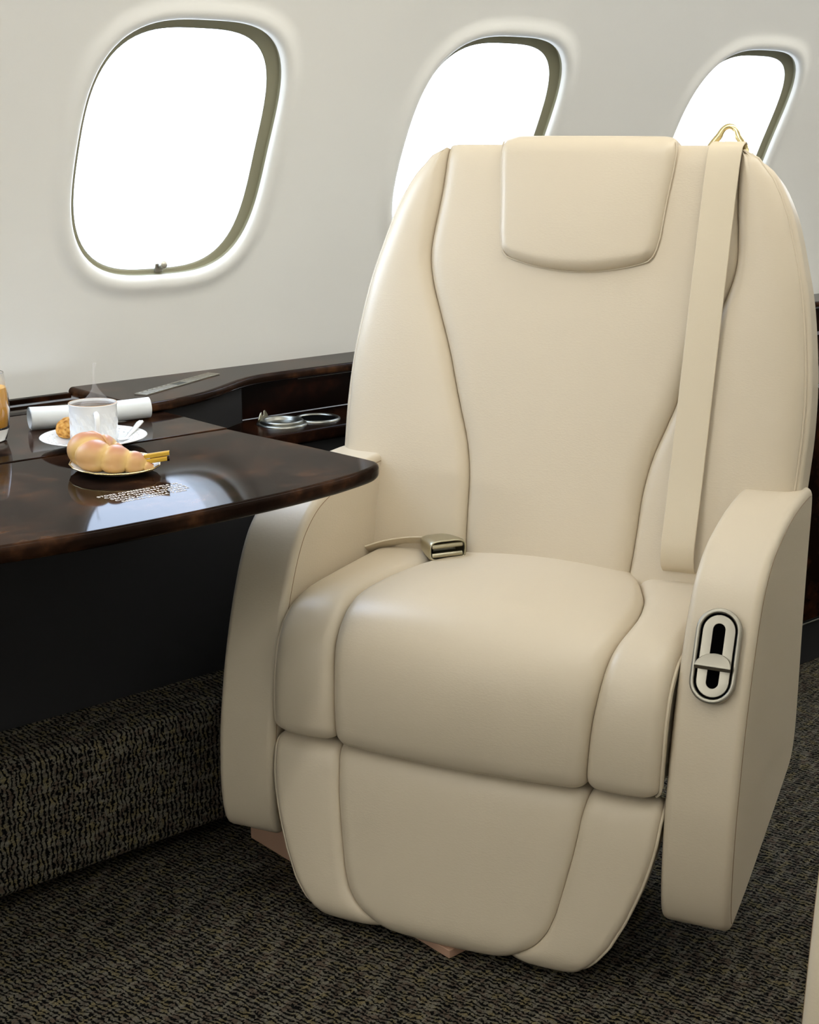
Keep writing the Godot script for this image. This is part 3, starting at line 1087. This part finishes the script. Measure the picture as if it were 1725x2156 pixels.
# ---------------------------------------------------------------- ledge, table
func build_ledge() -> void:
	var o := thing("side_ledge", "dark walnut side ledge with a swelling front running along under the windows", "ledge", Vector3(1.185, 0, -2.1))
	var off := -o.position
	var b := MB.new()
	var k := [Vector2(1.187, -2.285), Vector2(1.186, -2.2), Vector2(1.185, -2.1), Vector2(1.185, -2.064), Vector2(1.188, -2.043), Vector2(1.2, -2.031), Vector2(1.224, -2.027), Vector2(1.26, -2.0325), Vector2(1.30, -2.043), Vector2(1.344, -2.059), Vector2(1.385, -2.081), Vector2(1.422, -2.103), Vector2(1.447, -2.117), Vector2(1.475, -2.130), Vector2(1.505, -2.139), Vector2(1.54, -2.142), Vector2(1.7, -2.142), Vector2(2.2, -2.142), Vector2(3.0, -2.142), Vector2(X1 - 0.05, -2.142)]
	var top := smooth2(k, 150)
	top.append(Vector2(X1 - 0.05, -2.285))
	# x, z polygon extruded in y
	var up := Transform3D(Vector3(1, 0, 0), Vector3(0, 0, 1), Vector3(0, 1, 0), off)
	b.prism(top, 0.7035, 0.72, 0.006, 0.0075, up, 5)
	put("ledge_top", b, M.wood, o)
	b = MB.new()
	b.box(Vector3(0.1, 0.7075, -2.262) + off, Vector3(2.17, 0.009, 0.05), 0.002)
	put("rear_rail", b, M.wood_dark, o, "narrow dark rail along the wall behind the table")
	# black swelling panel under the ledge
	b = MB.new()
	var q := PackedVector2Array()
	for p in smooth2([Vector2(1.2, -2.047), Vector2(1.224, -2.043), Vector2(1.26, -2.048), Vector2(1.30, -2.058), Vector2(1.344, -2.073), Vector2(1.385, -2.095), Vector2(1.422, -2.116), Vector2(1.447, -2.129), Vector2(1.463, -2.136)], 40):
		q.append(p)
	q.append(Vector2(1.463, -2.2))
	q.append(Vector2(1.2, -2.2))
	b.prism(q, 0.6, 0.7040, 0.0, 0.0, up, 1)
	put("front_panel", b, M.black, o, "plain black panel under the swelling ledge")
	# niche
	b = MB.new()
	b.box(Vector3(2.9, 0.672, -2.165) + off, Vector3(4.4, 0.064, 0.02), 0.001)
	put("niche_back", b, M.niche, o)
	b = MB.new()
	b.box(Vector3(3.1, 0.7012, -2.1535) + off, Vector3(3.0, 0.0012, 0.003), 0.0005)
	put("trim_strip", b, M.steel, o)
	b = MB.new()
	var shelf := smooth2([Vector2(1.30, -2.155), Vector2(1.30, -2.06), Vector2(1.32, -2.02), Vector2(1.36, -2.004), Vector2(1.44, -2.002), Vector2(1.6, -2.004), Vector2(1.9, -2.006), Vector2(2.40, -2.006)], 60)
	shelf.append(Vector2(2.40, -2.155))
	b.prism(shelf, 0.616, 0.64, 0.008, 0.006, up, 4)
	put("shelf", b, M.wood_dark, o, "lower walnut shelf with the cup holder")
	# air grille
	var g := MB.new()
	var a0 := Vector3(1.241, 0.7205, -2.104)
	var a1 := Vector3(1.4495, 0.7205, -2.203)
	var dir := (a1 - a0).normalized()
	var side := Vector3(0.006, 0, 0.024).normalized()
	var len := a0.distance_to(a1)
	for s in [-1.0, 1.0]:
		g.box((a0 + a1) / 2 + side * 0.0115 * s + off, Vector3(len, 0.003, 0.0022), 0.0006, Basis(dir, Vector3.UP, dir.cross(Vector3.UP)))
	for e in [a0, a1]:
		g.box(e + off, Vector3(0.0025, 0.003, 0.025), 0.0006, Basis(dir, Vector3.UP, dir.cross(Vector3.UP)))
	var gr := put("air_grille", g, M.satin, o, "slim metal air grille set in the ledge")
	b = MB.new()
	b.box((a0 + a1) / 2 + off - Vector3(0, 0.0004, 0), Vector3(len, 0.001, 0.022), 0.0, Basis(dir, Vector3.UP, dir.cross(Vector3.UP)))
	put("grille_bed", b, mat(Color(0.3, 0.31, 0.29), 0.5, 0.6), gr)
	for i in 16:
		if i == 7 or i == 8:
			continue
		b = MB.new()
		b.box(a0.lerp(a1, (i + 0.5) / 16.0) + off + Vector3(0, 0.0006, 0), Vector3(0.0052, 0.0012, 0.0195), 0.0004, Basis(dir, Vector3.UP, dir.cross(Vector3.UP)) * Basis(Vector3(0, 0, 1), 0.3))
		put("slat", b, M.satin, gr)


func build_cup_holder() -> void:
	var o := thing("cup_holder", "double steel cup holder ring set in the low shelf beside the armchair", "cup holder", Vector3(1.508, 0.64, -2.079))
	var c2 := Vector3(0.077, 0, 0.002)
	var b := MB.new()
	# flat bezel round both holes
	for c in [Vector3.ZERO, c2]:
		var wide: float = 0.045 if c == Vector3.ZERO else 0.042
		b.lathe([Vector2(wide, 0.0), Vector2(wide - 0.0005, 0.002), Vector2(wide - 0.003, 0.0034), Vector2(wide - 0.006, 0.003), Vector2(wide - 0.0075, 0.001), Vector2(wide - 0.008, 0.0003)], 56, Transform3D(Basis.IDENTITY, c))
	put("bezel", b, M.steel, o)
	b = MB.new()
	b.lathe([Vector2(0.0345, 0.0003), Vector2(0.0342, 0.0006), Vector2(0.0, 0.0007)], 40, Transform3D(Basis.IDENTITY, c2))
	put("well_shade", b, M.void, o, "flat black disc painting the shade inside the right ring")  # closed disc, painted black like the shade of a deep hole
	b = MB.new()
	b.lathe([Vector2(0.0385, 0.002), Vector2(0.039, 0.006), Vector2(0.037, 0.0085), Vector2(0.034, 0.0085), Vector2(0.031, 0.006), Vector2(0.029, 0.002), Vector2(0.0275, 0.0015), Vector2(0.0, 0.001)], 56)
	var cup := put("ashtray_insert", b, M.steel, o, "steel insert cup in the left ring")
	b = MB.new()
	var flap := PackedVector2Array([Vector2(-0.020, 0), Vector2(0.020, 0), Vector2(0.018, 0.008), Vector2(0.008, 0.017), Vector2(0.004, 0.016), Vector2(0.003, 0.009), Vector2(0.0, 0.0075), Vector2(-0.003, 0.009), Vector2(-0.006, 0.016), Vector2(-0.010, 0.014), Vector2(-0.017, 0.006)])
	b.prism(flap, 0, 0.002, 0.0004, 0.0004, Transform3D(Basis(Vector3.UP, 0.5), Vector3(-0.018, 0.004, -0.034)), 2)
	put("lid_flap", b, M.nickel, cup, "notched grey flap standing up")


const JOINT := -1.8529
const TT := 0.703

func leaf(x: float, z: float, h := 0.0) -> Vector3:
	var t := deg_to_rad(3.0)
	return Vector3(x, TT - (z - JOINT) * tan(t), z) + Vector3(0, cos(t), sin(t)) * h


func build_table() -> void:
	var o := thing("folding_table", "glossy dark walnut table folded out from the ledge, breakfast on it", "table", Vector3(0.95, 0, -1.85))
	var off := -o.position
	var up := Transform3D(Vector3(1, 0, 0), Vector3(0, 0, 1), Vector3(0, 1, 0), off)
	var b := MB.new()
	b.prism(PackedVector2Array([Vector2(0.2, -2.225), Vector2(1.192, -2.225), Vector2(1.194, -2.04), Vector2(1.2385, -2.038), Vector2(1.2395, -2.0), Vector2(1.2405, JOINT - 0.0008), Vector2(0.2, JOINT - 0.0008)]), TT - 0.0235, TT, 0.004, 0.0012, up, 3)
	put("rear_leaf", b, M.wood, o, "fixed rear half of the tabletop")
	b = MB.new()
	var k := [Vector2(1.2407, JOINT + 0.0008), Vector2(1.2512, -1.81), Vector2(1.2655, -1.757), Vector2(1.2785, -1.709), Vector2(1.290, -1.661), Vector2(1.3005, -1.615), Vector2(1.3070, -1.585), Vector2(1.3072, -1.572), Vector2(1.3, -1.561), Vector2(1.288, -1.5525), Vector2(1.27, -1.5455), Vector2(1.24, -1.5375), Vector2(1.187, -1.527), Vector2(1.10, -1.5175), Vector2(1.0, -1.5125), Vector2(0.95, -1.511), Vector2(0.87, -1.511), Vector2(0.8, -1.5135), Vector2(0.7, -1.5235), Vector2(0.55, -1.545), Vector2(0.35, -1.585), Vector2(0.2, -1.62)]
	var p := smooth2(k, 150)
	p.append(Vector2(0.2, JOINT + 0.0008))
	var t := deg_to_rad(3.0)
	# the leaf hangs three degrees below level, hinged on the joint
	var q := PackedVector2Array()
	for e in p:
		q.append(Vector2(e.x, (e.y - JOINT) / cos(t)))
	b.prism(q, -0.0235, 0.0, 0.010, 0.007, Transform3D(Vector3(1, 0, 0), Vector3(0, -sin(t), cos(t)), Vector3(0, cos(t), sin(t)), Vector3(0, TT, JOINT) + off), 5)
	put("front_leaf", b, M.wood, o, "front half of the tabletop with a rounded corner")
	b = MB.new()
	b.box(Vector3(0.75, 0.664, -1.90) + off, Vector3(0.5, 0.03, 0.42), 0.004)
	put("slide_frame", b, M.black, o)
	# small white lettering, five lines, on the front leaf
	var lines := ["STORE CORNERED TABLE IN", "COMPARTMENT ON LY", "SMALL WHEN FOLDING", "COMPARTMENT TABLE", "SMALL WHILE TAXI"]
	var font := SystemFont.new()
	font.font_names = PackedStringArray(["Droid Sans"])
	var starts := [0.893, 0.8985, 0.9025, 0.9045, 0.909]
	var ends := [1.012, 1.015, 1.014, 1.013, 1.004]
	for i in 5:
		var tm := TextMesh.new()
		tm.text = lines[i]
		tm.font = font
		tm.font_size = 64
		tm.pixel_size = 0.0001
		tm.depth = 0.0003
		tm.horizontal_alignment = HORIZONTAL_ALIGNMENT_LEFT
		var wide: float = maxf(tm.get_aabb().size.x, 0.001)
		var mi := MeshInstance3D.new()
		mi.name = "lettering"
		mi.mesh = tm
		mi.material_override = M.print
		o.add_child(mi, true)
		var sc: float = (ends[i] - starts[i]) / wide
		var z := -1.6352 + i * 0.0085
		mi.transform = Transform3D(Vector3(1, 0, 0) * sc, Vector3(0, sin(t), -cos(t)) * 1.05, Vector3(0, cos(t), sin(t)), leaf(starts[i], z, 0.0002) + off)
		mi.position.x = starts[i] + off.x


# ---------------------------------------------------------------- breakfast
func build_breakfast() -> void:
	var b: MB
	# saucer
	var o := thing("saucer", "white patterned saucer under the coffee cup", "saucer", Vector3(1.022, TT, -1.871))
	b = MB.new()
	b.lathe([Vector2(0, 0.002), Vector2(0.026, 0.001), Vector2(0.028, 0.0), Vector2(0.031, 0.0), Vector2(0.034, 0.003), Vector2(0.055, 0.008), Vector2(0.0755, 0.0135), Vector2(0.0768, 0.0148), Vector2(0.0755, 0.0156), Vector2(0.055, 0.0108), Vector2(0.036, 0.0062), Vector2(0.03, 0.0045), Vector2(0, 0.0045)], 64)
	put("dish", b, M.china, o)
	b = MB.new()
	for i in 36:
		var a := TAU * i / 36.0
		for k in 2:
			var r := 0.058 + 0.008 * k
			var c := Vector3(cos(a + k * 0.08) * r, 0.0106 + (r - 0.055) * 0.235, sin(a + k * 0.08) * r)
			b.box(c, Vector3(0.0045, 0.0008, 0.0032), 0.0003, Basis(Vector3.UP, -a))
	var rel := put("relief_pattern", b, M.china, o, "raised dots on the saucer rim")
	rel.set_meta("kind", "stuff")
	# cup
	o = thing("coffee_cup", "white faceted coffee cup full of coffee on the saucer", "cup", Vector3(1.0253, TT + 0.0047, -1.8745))
	b = MB.new()
	var rows := []
	var hs := [0.0, 0.0015, 0.012, 0.021, 0.030, 0.039, 0.046]
	var seg := 40
	var row: PackedVector3Array
	for i in hs.size():
		row = PackedVector3Array()
		for j in seg:
			var a := TAU * j / seg
			var r: float = 0.0305 if i == 0 else 0.0338
			if i >= 2 and i <= 5:
				r += 0.0011 if (j + i * 2) % 4 < 1 else (-0.0006 if (j + i * 2) % 4 == 2 else 0.0)
			row.append(Vector3(cos(a) * r, hs[i], sin(a) * r))
		rows.append(row)
	b.grid(rows, Vector3(0, 0.02, 0), true, false, [], true)
	b.lathe([Vector2(0.0, 0.0), Vector2(0.0305, 0.0)], 40)
	b.lathe([Vector2(0.0338, 0.046), Vector2(0.0340, 0.0535), Vector2(0.0350, 0.0565), Vector2(0.0348, 0.0578), Vector2(0.0338, 0.0580), Vector2(0.0328, 0.0570), Vector2(0.0322, 0.052), Vector2(0.0318, 0.040)], 56)
	put("body", b, M.china, o)
	b = MB.new()
	var tocam := Vector3(-1.02, 0, 1.87).normalized()
	tocam = tocam.rotated(Vector3.UP, 0.10)
	var hp := []
	for q in [Vector2(0.032, 0.046), Vector2(0.042, 0.0475), Vector2(0.050, 0.044), Vector2(0.0535, 0.035), Vector2(0.051, 0.024), Vector2(0.044, 0.016), Vector2(0.033, 0.011)]:
		hp.append(tocam * q.x + Vector3(0, q.y, 0))
	b.tube(smooth3(hp, 6), 0.0042, 12)
	put("handle", b, M.china, o)
	b = MB.new()
	b.lathe([Vector2(0.0327, 0.0535), Vector2(0.0322, 0.0546), Vector2(0.029, 0.0543), Vector2(0.0, 0.0543)], 40)
	put("coffee", b, M.coffee, o, "dark brown coffee surface")
	b = MB.new()
	b.lathe([Vector2(0.0348, 0.0575), Vector2(0.0342, 0.0584), Vector2(0.0334, 0.0582)], 56)
	put("rim_line", b, mat(Color(0.72, 0.55, 0.36), 0.3, 0.4), o, "fine tan line on the rim")
	# steam
	b = MB.new()
	var levels := []
	var prof := [[0.060, 0.021, 0.0], [0.068, 0.016, 0.0], [0.075, 0.010, 0.001], [0.082, 0.0055, 0.001], [0.089, 0.0032, 0.0], [0.097, 0.0022, -0.001], [0.106, 0.0021, 0.0], [0.113, 0.0028, 0.001], [0.119, 0.0034, 0.003]]
	for q in prof:
		row = PackedVector3Array()
		for j in 28:
			var a := TAU * j / 28.0
			var w: float = q[1] * (1.0 + 0.35 * sin(a * 2.0 + q[0] * 40.0))
			row.append(Vector3(1.029 + q[2] + cos(a) * w, TT + q[0], -1.874 + sin(a) * w * 0.55))
		levels.append(row)
	b.grid(levels, Vector3(1.029, 0.78, -1.874), true)
	var sm := mat(Color(0.95, 0.95, 0.97, 0.11), 1.0, 0.0, 0.0)
	sm.transparency = BaseMaterial3D.TRANSPARENCY_ALPHA
	var st := put(numbered("steam"), b, sm)
	tag(st, "thin white wisp of steam rising from the coffee cup", "steam", "", "stuff")
	# spoon on the saucer
	o = thing("teaspoon", "white ribbed spoon lying on the saucer right of the cup", "spoon", Vector3(1.06, TT, -1.86))
	b = MB.new()
	var sp := smooth3([Vector3(0.0, 0.0085, 0.0125), Vector3(0.016, 0.0125, 0.000), Vector3(0.032, 0.0185, -0.010), Vector3(0.046, 0.0245, -0.019)], 6)
	var srow := []
	for i in sp.size():
		var f := float(i) / (sp.size() - 1)
		var hw := lerpf(0.0028, 0.0062, f) * (1.0 if i < sp.size() - 2 else (0.9 if i == sp.size() - 2 else 0.6))
		row = PackedVector3Array()
		for q in [[1.0, 0.0], [0.5, 0.9], [0.0, 0.4], [-0.5, 0.9], [-1.0, 0.0], [-0.5, -0.8], [0.5, -0.8]]:
			row.append(sp[i] + Vector3(0.62, 0.05, 0.78) * hw * q[0] + Vector3(-0.25, 0.95, 0.2) * 0.0013 * q[1])
		srow.append(row)
	b.tubegrid(srow, false)
	put("handle", b, M.china, o)
	b = MB.new()
	b.lathe([Vector2(0, 0), Vector2(0.006, 0.0006), Vector2(0.0095, 0.0028), Vector2(0.009, 0.0032), Vector2(0.006, 0.0016), Vector2(0, 0.001)], 24, Transform3D(Basis(Vector3.UP, 0.7).scaled(Vector3(1.0, 1, 0.75)), Vector3(-0.006, 0.0075, 0.018)))
	put("bowl", b, M.china, o)
	# cookie
	b = MB.new()
	var nz := noise(40.0, 2, 77)
	var crow := []
	var ccol := []
	for i in 25:
		row = PackedVector3Array()
		var cc := []
		var la := PI * (i / 24.0 - 0.5)
		for j in 40:
			var lo := TAU * j / 40.0
			var d := Vector3(cos(la) * cos(lo), sin(la), cos(la) * sin(lo))
			var e := nz.get_noise_3dv(d * 0.05)
			row.append(Vector3(d.x * 0.0205, d.y * 0.0075, d.z * 0.016) * (1.0 + 0.07 * e))
			var t := nz.get_noise_3dv(d * 0.07 + Vector3(3, 1, 2))
			cc.append(Color(0.62, 0.31, 0.07).lerp(Color(0.30, 0.11, 0.02), smoothstep(0.05, 0.5, t)).lerp(Color(0.72, 0.42, 0.13), smoothstep(0.0, -0.5, t)))
		crow.append(row)
		ccol.append(cc)
	b.use_col = true
	b.grid(crow, Vector3.ZERO, true, false, [], false, ccol)
	var vm := mat(Color.WHITE, 0.65, 0.0, 0.3)
	vm.vertex_color_use_as_albedo = true
	var ck := put(numbered("cookie"), b, vm)
	ck.transform = Transform3D(Basis.from_euler(Vector3(0.62, 0.55, 0.55)), Vector3(1.0045, TT + 0.0225, -1.9125))
	tag(ck, "golden brown oval cookie leaning on the saucer behind the coffee cup", "cookie")
	# napkin
	var n0 := Vector3(1.006, TT, -2.037)
	var n1 := Vector3(1.190, TT, -1.996)
	b = MB.new()
	var lay := []
	for i in 31:
		var f := i / 30.0
		var c := n0.lerp(n1, f) + Vector3(0, 0.0003, 0)
		var dirn := (n1 - n0).normalized()
		var sd := dirn.cross(Vector3.UP)                 # towards the viewer
		var rad := 0.0172 - 0.0014 * f - 0.0008 * sin(PI * f)
		var lift := 0.002 * pow(f, 2.5)
		row = PackedVector3Array()
		# spiral section: a loose tail in front, one and a half turns, given thickness
		var line := []
		for j in 61:
			var a := -PI * 0.36 + TAU * 1.5 * j / 60.0
			var rr := rad * (1.03 - 0.24 * j / 60.0)
			line.append(Vector2(cos(a) * rr * 0.93, sin(a) * rr))
		var m: int = line.size()
		for pass_ in 2:
			for j in m:
				var jj: int = j if pass_ == 0 else m - 1 - j
				var e: Vector2 = ((line[mini(jj + 1, m - 1)] - line[maxi(jj - 1, 0)]) as Vector2).normalized()
				var w: Vector2 = line[jj] + Vector2(e.y, -e.x) * (0.0009 if pass_ == 0 else -0.0009)
				row.append(c + sd * w.x + Vector3(0, maxf(w.y + rad, 0.0004) + lift, 0))
		lay.append(row)
	b.tubegrid(lay, false)
	var nk := put(numbered("napkin"), b, M.linen)
	tag(nk, "rolled white linen napkin lying behind the coffee cup", "napkin")
	# plate with the croissant, on the sloping leaf
	var t := deg_to_rad(3.0)
	var tilt := Basis(Vector3.RIGHT, t)
	var cp := leaf(0.977, -1.7335, 0.0006)
	var flat := Vector3(0.6556, 0, -0.7551)     # away from the viewer
	var rt := Vector3(0.7551, 0, 0.6556)        # to the viewer's right
	o = thing("pastry_plate", "small white plate with a gold rim under the croissant", "plate", cp)
	o.basis = tilt
	b = MB.new()
	b.lathe([Vector2(0, 0.001), Vector2(0.030, 0.0005), Vector2(0.033, 0.0), Vector2(0.036, 0.001), Vector2(0.050, 0.0055), Vector2(0.0605, 0.0098), Vector2(0.0605, 0.0112), Vector2(0.050, 0.0077), Vector2(0.036, 0.004), Vector2(0, 0.004)], 64)
	put("dish", b, M.china, o)
	b = MB.new()
	var loop := []
	for i in 72:
		var a := TAU * i / 72.0
		var r := 0.0602 + 0.0006 * sin(a * 18.0)
		loop.append(Vector3(cos(a) * r, 0.0106, sin(a) * r))
	b.tube(loop, 0.0012, 8, true)
	put("gold_rim", b, M.gold, o, "thin gold rim")
	# croissant
	b = MB.new()
	b.use_col = true
	var path := smooth2([Vector2(0.054, -0.011), Vector2(0.036, -0.0145), Vector2(0.007, -0.0185), Vector2(-0.021, -0.016), Vector2(-0.037, 0.003), Vector2(-0.031, 0.027), Vector2(-0.011, 0.038), Vector2(0.012, 0.036)], 140)
	var cuts := [0.0, 0.06, 0.195, 0.36, 0.52, 0.68, 0.80, 0.91, 1.0]
	var girth := [Vector2(0.0, 0.0055), Vector2(0.10, 0.0145), Vector2(0.27, 0.0205), Vector2(0.433, 0.0235), Vector2(0.589, 0.027), Vector2(0.732, 0.0245), Vector2(0.872, 0.018), Vector2(1.0, 0.007)]
	crow = []
	ccol = []
	for i in 140:
		var f := i / 139.0
		var e := (path[mini(i + 1, 139)] - path[maxi(i - 1, 0)]).normalized()
		var fw := rt * e.x + flat * e.y
		var sd := fw.cross(Vector3.UP).normalized()
		var env: float = at(girth, f)
		row = PackedVector3Array()
		var cc := []
		for j in 44:
			var a := TAU * j / 44.0
			var g := clampf(f + 0.016 * sin(a) + 0.012 * cos(a), 0, 1)
			var z := 0
			while z < cuts.size() - 2 and g > cuts[z + 1]:
				z += 1
			var lt: float = (g - cuts[z]) / (cuts[z + 1] - cuts[z])
			var bump := pow(maxf(sin(PI * clampf(lt, 0.0, 1.0)), 0.0), 0.55)
			var r := env * (0.76 + 0.30 * bump)
			var w := sd * cos(a) * r * 1.0 + Vector3.UP * sin(a) * r * 0.90
			var c := rt * path[i].x + flat * path[i].y + Vector3(0, 0.004 + env * 0.80, 0)
			var p := c + w
			p.y = maxf(p.y, 0.0042)
			row.append(p)
			var topn := smoothstep(0.35, 1.0, sin(a)) * smoothstep(0.45, 0.95, bump)
			var low := smoothstep(-0.2, -0.8, sin(a))
			cc.append(Color(0.70, 0.47, 0.18).lerp(Color(0.62, 0.36, 0.15), smoothstep(0.35, 0.95, bump)).lerp(Color(0.50, 0.21, 0.12), topn * 0.85).lerp(Color(0.55, 0.32, 0.09), low))
		crow.append(row)
		ccol.append(cc)
	for e in 2:
		row = PackedVector3Array()
		var cc := []
		var m := Vector3.ZERO
		var src: PackedVector3Array = crow[0] if e == 0 else crow[crow.size() - 1]
		for q in src:
			m += q / src.size()
		for q in src:
			row.append(m)
			cc.append(Color(0.55, 0.30, 0.12))
		if e == 0:
			crow.push_front(row)
			ccol.push_front(cc)
		else:
			crow.push_back(row)
			ccol.push_back(cc)
	var base := b.v.size()
	b.grid(crow, Vector3(0, 0.02, 0), true, false, [], false, ccol)
	var t0 := base + 40 * 44 + 11
	if b.n[t0].y < 0:
		for q in b.n.size():
			b.n[q] = -b.n[q]
		for q in range(0, b.idx.size(), 3):
			var s := b.idx[q + 1]
			b.idx[q + 1] = b.idx[q + 2]
			b.idx[q + 2] = s
	var cm := mat(Color.WHITE, 0.42, 0.0, 0.5)
	cm.vertex_color_use_as_albedo = true
	var cr_ := put(numbered("croissant"), b, cm)
	cr_.transform = Transform3D(tilt, cp)
	tag(cr_, "golden glazed croissant curled on the gold-rimmed plate", "croissant")
	# sticks poking out by the croissant's tip
	var ym := mat(Color(0.80, 0.64, 0.20), 0.5)
	var names := ["upper square yellow biscuit stick poking out past the croissant tip", "lower square yellow biscuit stick beneath the upper one"]
	for i in 2:
		b = MB.new()
		var d := (rt * 0.97 + flat * 0.24 + Vector3(0, 0.10, 0)).normalized()
		var sd := d.cross(Vector3.UP).normalized()
		b.box(Vector3.ZERO, Vector3(0.034, 0.0055, 0.0065), 0.001, Basis(d, sd.cross(d), sd))
		b.box(d * 0.002 + Vector3(0, 0.0027, 0), Vector3(0.031, 0.0013, 0.0032), 0.0004, Basis(d, sd.cross(d), sd))
		var s := put(numbered("biscuit_stick"), b, ym)
		s.position = cp + rt * (0.0585 - 0.003 * i) + flat * (-0.009 - 0.002 * i) + Vector3(0, 0.0235 - 0.0072 * i, 0)
		tag(s, names[i], "biscuit", "yellow biscuit sticks")
	b = MB.new()
	b.tube([rt * -0.012, rt * 0.014], 0.004, 14)
	var rod := put(numbered("chocolate_stick"), b, mat(Color(0.16, 0.07, 0.045), 0.4))
	rod.position = cp + rt * 0.060 + flat * 0.002 + Vector3(0, 0.0165, 0)
	tag(rod, "dark brown round stick lying under the yellow biscuit sticks", "biscuit")
	# juice glass at the picture's edge
	o = thing("juice_glass", "glass of orange juice at the left edge of the table", "glass", Vector3(0.9235, TT, -2.004))
	b = MB.new()
	b.lathe([Vector2(0, 0.0), Vector2(0.022, 0.0), Vector2(0.0255, 0.002), Vector2(0.0305, 0.02), Vector2(0.0328, 0.045), Vector2(0.0318, 0.07), Vector2(0.0272, 0.100), Vector2(0.0268, 0.1008), Vector2(0.0262, 0.100), Vector2(0.0308, 0.07), Vector2(0.0318, 0.045), Vector2(0.0295, 0.022), Vector2(0.026, 0.0185), Vector2(0, 0.0175)], 56)
	var gm := mat(Color(1, 1, 1, 0.02), 0.0)
	gm.refraction_enabled = true
	gm.refraction_scale = 0.05
	put("glass", b, gm, o)
	b = MB.new()
	b.lathe([Vector2(0, 0.0182), Vector2(0.0255, 0.0192), Vector2(0.0290, 0.0222), Vector2(0.0312, 0.045), Vector2(0.0302, 0.07), Vector2(0.0288, 0.0785), Vector2(0.0284, 0.0790), Vector2(0, 0.0788)], 48)
	var jm := mat(Color(0.95, 0.68, 0.08), 0.15)
	put("juice", b, jm, o, "opaque orange juice")


func build_sideboard() -> void:
	var o := thing("sideboard", "dark burl wood sideboard standing behind the armchair's back", "sideboard", Vector3(3.4, 0, -1.9))
	var off := -o.position
	var b := MB.new()
	b.box(Vector3(3.965, 0.62, -1.9225) + off, Vector3(3.1, 0.032, 0.445), 0.006)
	put("top", b, M.wood, o)
	b = MB.new()
	b.box(Vector3(3.965, 0.632, -1.7005) + off, Vector3(3.1, 0.003, 0.003), 0.0006)
	b.box(Vector3(3.965, 0.110, -1.7145) + off, Vector3(3.08, 0.003, 0.003), 0.0006)
	put("trim_strip", b, M.steel, o, "fine bright metal strip")
	b = MB.new()
	b.box(Vector3(3.965, 0.358, -1.93) + off, Vector3(3.08, 0.49, 0.43), 0.004)
	put("front_panel", b, M.wood_dark, o)
	b = MB.new()
	b.box(Vector3(3.965, 0.055, -1.95) + off, Vector3(3.06, 0.11, 0.42), 0.002)
	put("plinth", b, M.black, o)


func _ready() -> void:
	# camera
	var cam := Camera3D.new()
	cam.name = "camera"
	add_child(cam)
	cam.position = Vector3(0, 1.15, 0)
	var a := deg_to_rad(49.0058)
	var p := deg_to_rad(14.6953)
	var hd := Vector3(cos(a), 0, -sin(a))
	var rt := Vector3(sin(a), 0, cos(a))
	var fw := hd * cos(p) - Vector3.UP * sin(p)
	var up := hd * sin(p) + Vector3.UP * cos(p)
	cam.basis = Basis(rt, up, -fw)
	cam.fov = 38.3494
	cam.near = 0.02
	cam.current = true
	# sky: bright haze above a cloud deck
	var we := WorldEnvironment.new()
	we.name = "environment"
	var env := Environment.new()
	env.background_mode = Environment.BG_SKY
	var sky := Sky.new()
	var sm := ProceduralSkyMaterial.new()
	sm.sky_top_color = Color(0.80, 0.88, 1.0)
	sm.sky_horizon_color = Color(0.93, 0.965, 1.0)
	sm.ground_horizon_color = Color(0.93, 0.965, 1.0)
	sm.ground_bottom_color = Color(0.93, 0.96, 1.0)
	sm.sky_energy_multiplier = 2.8
	sm.ground_energy_multiplier = 2.8
	sky.sky_material = sm
	env.sky = sky
	env.tonemap_mode = Environment.TONE_MAPPER_LINEAR
	env.tonemap_exposure = 0.96
	env.sdfgi_enabled = true
	env.ssao_enabled = true
	env.ssil_enabled = true
	we.environment = env
	add_child(we)
	make_materials()
	var white := Color(1.0, 0.985, 0.95)
	build_added_light(Vector3(2.1, 1.86, -1.17), 6.0, 0.05, 3.2, Vector3(1.15, 0, 0), white, "added unseen light strip that brightens the window wall")  # added to brighten the window wall and the chair top
	build_added_light(Vector3(2.1, 1.86, -0.55), 6.0, 0.05, 3.8, Vector3(-1.15, 0, 0), white, "added unseen light strip that gives fill by way of the wall across the aisle")  # added fill: bounces off the far wall onto the outer arm side
	build_added_light(Vector3(-1.44, 1.55, -1.0), 0.14, 0.9, 0.8, Vector3(0, 0, 1.25), white, "added unseen fill light that brightens the seat fronts from ahead")  # added frontal fill for the lower front of the seat
	build_cabin()
	build_ledge()
	build_sideboard()
	build_table()
	var chair := build_chair()
	var c2: Node3D = chair.duplicate()
	c2.name = numbered("armchair")
	add_child(c2)
	c2.position = Vector3(1.289, 0, -0.349)
	c2.set_meta("label", "second cream leather armchair, only its arm showing at the lower right edge of the picture")
	build_cup_holder()
	build_breakfast()
